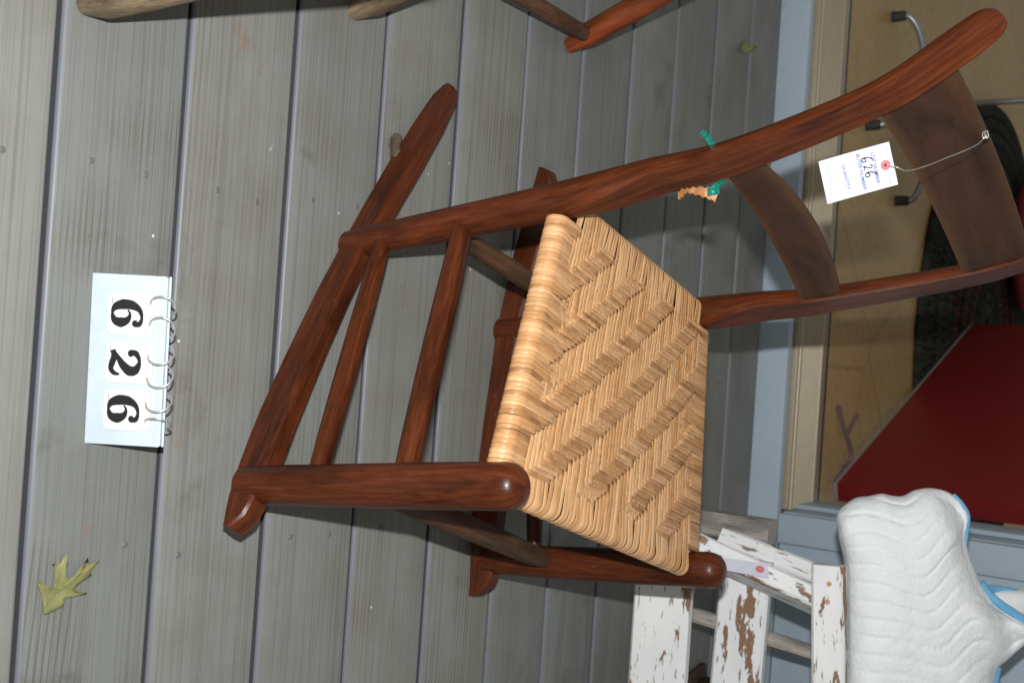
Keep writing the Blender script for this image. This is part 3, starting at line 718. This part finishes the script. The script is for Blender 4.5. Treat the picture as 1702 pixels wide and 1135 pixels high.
# ------------------------------------------------------------------ leaves
def leaf(name, outline, ctr, mat, lift, z0=.003):
    P = [on_z(x, y, 0) for x, y in outline]; c = on_z(*ctr, 0); n = len(P); vs = []; fs = []
    rings = [1.0, .72, .42]
    def z(p, e): return z0 + lift * ((p - c).length / .05) ** 2 * .5 + .0012 * math.sin(p.x * 160) + .001 * math.sin(p.y * 210 + 1) + .0012
    for r in rings: vs += [V((lerp(c, p, r).x, lerp(c, p, r).y, z(lerp(c, p, r), r))) for p in P]
    vs.append(V((c.x, c.y, z(c, 0))))
    for j in range(2):
        for k in range(n): fs.append((j * n + k, j * n + (k + 1) % n, (j + 1) * n + (k + 1) % n, (j + 1) * n + k))
    for k in range(n): fs.append((2 * n + k, 2 * n + (k + 1) % n, 3 * n))
    me = mesh(name, vs, fs, True, 80); o = link(name, me, mat)
    md = o.modifiers.new('thickness', 'SOLIDIFY'); md.thickness = .0006; return o
ol = [(190, 805), (215, 800), (255, 785), (290, 765), (290, 742), (300, 730), (345, 722), (398, 714), (400, 706), (365, 706), (345, 700), (342, 682), (360, 660), (390, 642), (415, 622), (412, 600), (430, 575), (450, 552), (425, 562), (406, 574), (404, 540), (388, 578), (362, 612), (340, 645), (312, 650), (297, 622), (297, 580), (312, 508), (290, 540), (276, 566), (235, 570), (250, 600), (253, 640), (248, 676), (236, 690), (215, 690), (185, 668), (156, 645), (165, 675), (185, 715), (193, 765)]
lf = leaf('oak_leaf', [(x / 2.837, 735 + y / 2.837) for x, y in ol], (92, 982), M['leaf'], .004); tag(lf, 'green lobed oak leaf lying flat on the grey deck planks', 'leaf')
mid = [on_z(x, y, .0065) for x, y in ((72, 1012), (92, 985), (118, 970), (140, 950))]
child(link('midrib', tube('midrib', mid, .0005, 6), M['leaf']), lf)
for a_, b_ in (((88, 990), (98, 922)), ((98, 980), (62, 968)), ((108, 975), (136, 985)), ((112, 972), (146, 940))):
    child(link('side_vein', tube('side_vein', [on_z(*a_, .0062), on_z(*b_, .0068)], .0003, 5), M['leaf']), lf)
ol = [(629, 230), (638, 222), (647, 226), (652, 236), (651, 248), (662, 254), (656, 262), (645, 262), (636, 262), (629, 256), (632, 248), (626, 240)]
lf2 = leaf('dry_leaf', ol, (640, 243), M['dry'], .05, .006); tag(lf2, 'crumpled brown dry leaf beside the rear of the near runner', 'leaf')
for v in lf2.data.vertices: v.co.z += .010 * (.5 + .5 * math.sin(v.co.x * 80 + v.co.y * 60))
ol = [(1222, 84), (1228, 76), (1236, 68), (1240, 76), (1248, 78), (1244, 86), (1236, 90), (1228, 86)]
lf3 = leaf('curled_leaf', ol, (1236, 80), M['leaf'], .03); tag(lf3, 'small curled leaf on the last plank before the door sill', 'leaf')

# ------------------------------------------------------------------ neighbouring chairs on the left (only their feet show)
def chair_left(name, label, feet, lean, mat, smat, seat_z, seat_r, group=None):
    c = sum((V(f) for f in feet), V()) / 4; root = empty(name, (c.x, c.y, 0), label, 'chair', group)
    tops = []
    for f, ln in zip(feet, lean):
        p = V(f); t = p + V((ln[0], ln[1], seat_z)); tops.append(t); n = 12
        pts = [lerp(p, t, i / n) for i in range(n + 1)]
        child(link('leg', sweep('leg', [p - V((0, 0, -.0005))] + pts[1:], lambda i: circ(interp([0, .012, .05, .3, 1], [.011, .0165, .0185, .019, .018], i / n), 18), (0, 1, 0), 50), mat), root)
    return root, tops
# weathered tan chair: right hand legs show
f1, f2 = on_z(143, 8), on_z(588, 20)
d12 = (f2 - f1); perp = V((-d12.y, d12.x, 0)).normalized()
feet = [f1, f2, f2 + perp * .40, f1 + perp * .40]
rt, tops = chair_left('weathered_chair', 'weathered tan wooden chair with worn bare legs standing on the deck', feet, [(-.012, .0), (-.11, -.02), (-.07, 0), (.0, 0)], M['legtan'], None, .42, .2)
tc = sum(tops, V()) / 4
me = box('seat', (-.19, -.19, -.018), (.19, .19, .018), .012, 3); me.transform(Matrix.Translation(tc + V((-.03, 0, .012))) @ Matrix.Rotation(math.atan2(d12.y, d12.x), 4, 'Z')); child(link('seat', me, M['legtan']), rt)
for a, b in ((0, 1), (1, 2), (2, 3), (3, 0)):
    p, q = lerp(V(feet[a]), tops[a], .42), lerp(V(feet[b]), tops[b], .42); child(link('stretcher', tube('stretcher', [p, lerp(p, q, .5), q], .011, 10), M['legtan']), rt)
# red brown chair: one splayed leg with stretcher shows
g1 = on_z(943, 78); top1 = on_y(1100, -12, g1.y + .02); 
dl = (top1 - g1); dl = dl * (.42 / dl.z)
feet = [g1, g1 + V((-.50, .34, 0)), g1 + V((-.86, .0, 0)), g1 + V((-.40, -.33, 0))]
rt, tops = chair_left('red_brown_chair', 'glossy red brown wooden chair with splayed legs standing by the door sill', feet, [(dl.x, dl.y), (-.08, -.04), (.08, -.04), (.08, .04)], M['orange'], None, .42, .2)
tc = sum(tops, V()) / 4
me = tube('seat', [tc + V((0, 0, -.012)), tc + V((0, 0, .012)), tc + V((0, 0, .022))], lambda i: (.2, .205, .19)[i], 40); child(link('seat', me, M['orange']), rt)
p = lerp(V(feet[0]), tops[0], .075); q = on_z(862, -8, .07); q = p + (q - p) * 2.3
child(link('stretcher', tube('stretcher', [p, lerp(p, q, .5), q], .012, 12), M['tanstretch']), rt)
for a, b in ((1, 2), (2, 3)):
    p, q = lerp(V(feet[a]), tops[a], .2), lerp(V(feet[b]), tops[b], .2); child(link('stretcher', tube('stretcher', [p, lerp(p, q, .5), q], .012, 10), M['tanstretch']), rt)

# ------------------------------------------------------------------ chippy white bench with quilt
bn = empty('white_bench', (.62, 1.6, 0), 'slatted wooden bench in chipped white paint beside the rocking chair', 'bench')
def slat_b(pl, pr, ext, wd, th, mat='chippy', ref=(0, -1, .12), name='slat'):
    """board whose left end shows at pl and that runs on past the frame"""
    d = (pr - pl).normalized(); e = pl + d * ext; n = 5
    return child(link(name, sweep(name, [lerp(pl, e, i / n) for i in range(n + 1)], lambda i: rect(wd, th, .004), ref, 40), M[mat]), bn)
D1, D2, D3 = 1.76, 1.80, 1.66
slat_b(at(1110, 880, D1), at(1098, 1060, D1 * .998), 1.1, .088, .022)
slat_b(at(1243, 928, D2), at(1231, 1060, D2 * .998), 1.1, .078, .022)
slat_b(at(1378, 938, D3), at(1378, 1120, D3 * .998), 1.0, .046, .022)
def member(p, q, wd, th, mat, ref, name): return child(link(name, sweep(name, [lerp(p, q, i / 4) for i in range(5)], lambda i: rect(wd, th, .004), ref, 40), M[mat]), bn)
member(at(1140, 900, 1.76), at(1385, 1012, 1.72), .066, .030, 'chippy', AR * .9 + V((0, -.5, -.2)), 'side_rail')
member(at(1200, 900, 1.86), at(1388, 974, 1.79), .080, .030, 'chippy', AR * .9 + V((0, -.5, -.2)), 'side_rail')
member(at(1115, 1010, 2.02), at(1385, 1094, 1.98), .042, .024, 'greyboard', AR + V((0, -.3, 0)), 'lower_rail')
gp = at(1284, 884, 1.95); member(V((gp.x, gp.y, 0)), gp, .040, .036, 'greyboard', (0, -1, 0), 'leg')
e3 = at(1378, 938, D3) + (at(1378, 1120, D3 * .998) - at(1378, 938, D3)).normalized() * .5
for X, Y in ((.78, 1.53), (.80, 1.95), (1.42, 1.50), (1.42, 1.95)): member(V((X, Y, 0)), V((X, Y, .56)), .04, .036, 'chippy', (0, -1, 0), 'leg')
for (x, y) in ((1378, 970), (1375, 1000)):
    p = at(x, y, D3 - .013); o = link('nail_head', nm2, M['brassnail']); o.scale = (1.15, 1.15, 1.15); o.matrix_world = Matrix.Translation(p) @ V((0, -1, .15)).to_track_quat('Z', 'Y').to_matrix().to_4x4(); child(o, bn)
# second paper tag lying against the side rail
t2 = empty('blank_tag', at(1235, 940, 1.70), 'blank white paper tag with red eyelet on the white bench rail', 'tag')
q = [at(1190, 924, 1.705), at(1188, 944, 1.70), at(1278, 961, 1.698), at(1275, 937, 1.70)]
nn = (q[1] - q[0]).cross(q[3] - q[0]).normalized(); nn = nn if nn.dot(CAM - q[0]) > 0 else -nn
vs = [p + nn * .0003 for p in q] + [p - nn * .0003 for p in q]; child(link('card', mesh('card', vs, [(0, 1, 2, 3), (7, 6, 5, 4), (0, 4, 5, 1), (1, 5, 6, 2), (2, 6, 7, 3), (3, 7, 4, 0)], False), M['tagpaper']), t2)
ec = at(1263, 945.5, 1.695); ux = (q[2] - q[1]).normalized(); uy = nn.cross(ux)
v_, f_ = ring2d(.0012, .0062); me = mesh('eyelet', [ec + ux * v.x * 1.0 + uy * v.y * .75 + nn * .001 for v in v_], f_, False); child(link('eyelet', me, M['pink']), t2)

# quilt: puffy folded quilt piled on the bench
QD = 1.70
outl = [(1389, 862), (1394, 848), (1420, 828), (1445, 824), (1465, 820), (1480, 823), (1500, 824), (1518, 815), (1540, 811), (1562, 813), (1580, 820), (1598, 835), (1610, 856), (1606, 885), (1608, 910), (1618, 940), (1630, 968), (1645, 990), (1665, 1008), (1690, 1025), (1720, 1045), (1722, 1062), (1700, 1074), (1675, 1096), (1658, 1112), (1652, 1140), (1655, 1200), (1650, 1260), (1600, 1290), (1500, 1290), (1420, 1280), (1404, 1200), (1404, 1120), (1405, 1050), (1404, 980), (1402, 930), (1393, 890)]
ctr = (1520, 1000)
def qdepth(x, y, rho):
    return QD - .060 * (1 - rho ** 3.0) ** .5
def groove(x, y):
    sm = lambda q: max(0, min(1, q)) ** 2 * (3 - 2 * max(0, min(1, q)))
    b = 1512 + (y - 890) * .22; bend = -52 * sm((x - b) / 85) + 16 * sm((x - b + 70) / 70) + 34 * sm((x - b - 85) / 110)
    t = (y - bend - .0004 * (y - 900) * (x - 1400) + 2.5 * math.sin(x / 31 + y / 77)) / 28.5
    g = abs(math.sin(math.pi * t)); return min(1, g * 1.9) ** .5
NA, NR = 260, 84
per = [0]; oc = catmull([V((x, y, 0)) for x, y in outl + outl[:1]], 12)
cum = [0.0]
for i in range(1, len(oc)): cum.append(cum[-1] + (oc[i] - oc[i - 1]).length)
ring = []
for k in range(NA):
    d = cum[-1] * k / NA; i = 1
    while cum[i] < d: i += 1
    ring.append(lerp(oc[i - 1], oc[i], (d - cum[i - 1]) / max(1e-9, cum[i] - cum[i - 1])))
vs = []; fs = []
for j in range(NR + 1):
    rho = 1 - (j / NR)
    rr_ = math.sin(rho * math.pi / 2) if rho < 1 else 1
    for k in range(NA):
        p = lerp(V((ctr[0], ctr[1], 0)), ring[k], rr_); dep = qdepth(p.x, p.y, rr_)
        fade = min(1, (1 - rr_) / .08)
        dep -= .0038 * groove(p.x, p.y) * (.35 + .65 * fade) + .0003 * math.sin(p.x / 7.5 + 3 * math.sin(p.y / 17)) * fade
        dep -= .003 * math.sin(p.x / 52.0 + 1.2 * math.sin(p.y / 60)) * fade
        # fold crease on the upper right of the pile
        dep += .022 * math.exp(-((p.x - (1600 + (p.y - 860) * .42)) / 22) ** 2) * fade
        vs.append(at(p.x, p.y, dep))
for j in range(NR):
    for k in range(NA): fs.append((j * NA + k, j * NA + (k + 1) % NA, (j + 1) * NA + (k + 1) % NA, (j + 1) * NA + k))
b0 = len(vs)
for j in range(1, 9):
    rho = 1 - j / 8
    for k in range(NA):
        p = lerp(V((ctr[0], ctr[1], 0)), ring[k], rho); vs.append(at(p.x, p.y, QD + .06 * (1 - rho ** 3)))
for j in range(8):
    for k in range(NA):
        a = (k if j == 0 else b0 + (j - 1) * NA + k); a2 = ((k + 1) % NA if j == 0 else b0 + (j - 1) * NA + (k + 1) % NA); c_ = b0 + j * NA + k; c2 = b0 + j * NA + (k + 1) % NA
        fs.append((a2, a, c_, c2))
ql = link('quilt', mesh('quilt', vs, fs, True, 120), M['quilt']); tag(ql, 'puffy white quilt with blue binding piled on the chipped white bench', 'quilt')
def bind(P, wd=.008): child(link('binding', sweep('binding', catmull(P, 6), lambda i: circ(wd, 10, None, 1, .6), -AF, 70), M['binding']), ql)
bind([at(1584, 822, 1.695), at(1598, 836, 1.69), at(1609, 856, 1.69), at(1607, 882, 1.69), at(1604, 905, 1.69)], .0030)
bind([at(1630, 968, 1.69), at(1642, 985, 1.69), at(1662, 1003, 1.685), at(1690, 1022, 1.685), at(1722, 1046, 1.685)], .006)
bind([at(1634, 978, 1.75), at(1662, 980, 1.76), at(1688, 986, 1.76), at(1700, 1000, 1.76), at(1704, 1020, 1.76)], .0065)
bind([at(1658, 1108, 1.705), at(1654, 1130, 1.705), at(1652, 1160, 1.705)], .006)
fp = pillow('flap', (0, 0, 0), .035, .02, .02, 10); fp.transform(basis(at(1676, 1000, 1.765), AU, AR)); child(link('quilt_fold', fp, M['quilt']), ql)

# old leather boots under the bench
def boot(loc, rz, label, s=1.0):
    r = empty('leather_boot', loc, label, 'boot'); X = V((math.cos(rz), math.sin(rz), 0)); Yv = V((-X.y, X.x, 0)); L = V(loc)
    cl = [(0, .008, .030, .030), (.05, .035, .036, .040), (.11, .045, .036, .046), (.17, .055, .036, .056), (.21, .085, .036, .075), (.235, .13, .036, .05)]
    pts = [L + X * (a * s) + V((0, 0, (z + .012) * s)) for a, z, _, _ in cl]; pts = catmull(pts, 5); n = len(pts)
    child(link('upper', sweep('upper', pts, lambda i: [(p * interp([0, .1, .4, .8, 1], [.018, .030, .036, .036, .03], i / (n - 1)) * s / .03, q * interp([0, .1, .5, .8, 1], [.012, .024, .032, .05, .045], i / (n - 1)) * s / .03) for p, q in circ(.03, 18)], (0, 0, 1), 80), M['boot']), r)
    sh = [L + X * (.2 * s) + V((0, 0, .06 * s)), L + X * (.205 * s) + V((0, 0, .16 * s)), L + X * (.20 * s) + V((0, 0, .25 * s))]
    child(link('shaft', sweep('shaft', catmull(sh, 5), lambda i: circ(.045 * s, 18, None, 1, .9), tuple(X), 80), M['boot']), r)
    child(link('tongue', sweep('tongue', catmull([L + X * .13 * s + V((0, 0, .08 * s)), L + X * .125 * s + V((0, 0, .15 * s)), L + X * .10 * s + V((0, 0, .20 * s))], 5), lambda i: circ(.02 * s, 12, None, 1, .5), tuple(X), 80), M['boot']), r)
    child(link('sole', slab('sole', L - X * .02 * s, L + X * .25 * s, .07 * s, .001, .014, .004), M['boot']), r)
boot((.60, 2.06, 0), .2, 'dark brown leather boot on the deck under the white bench')
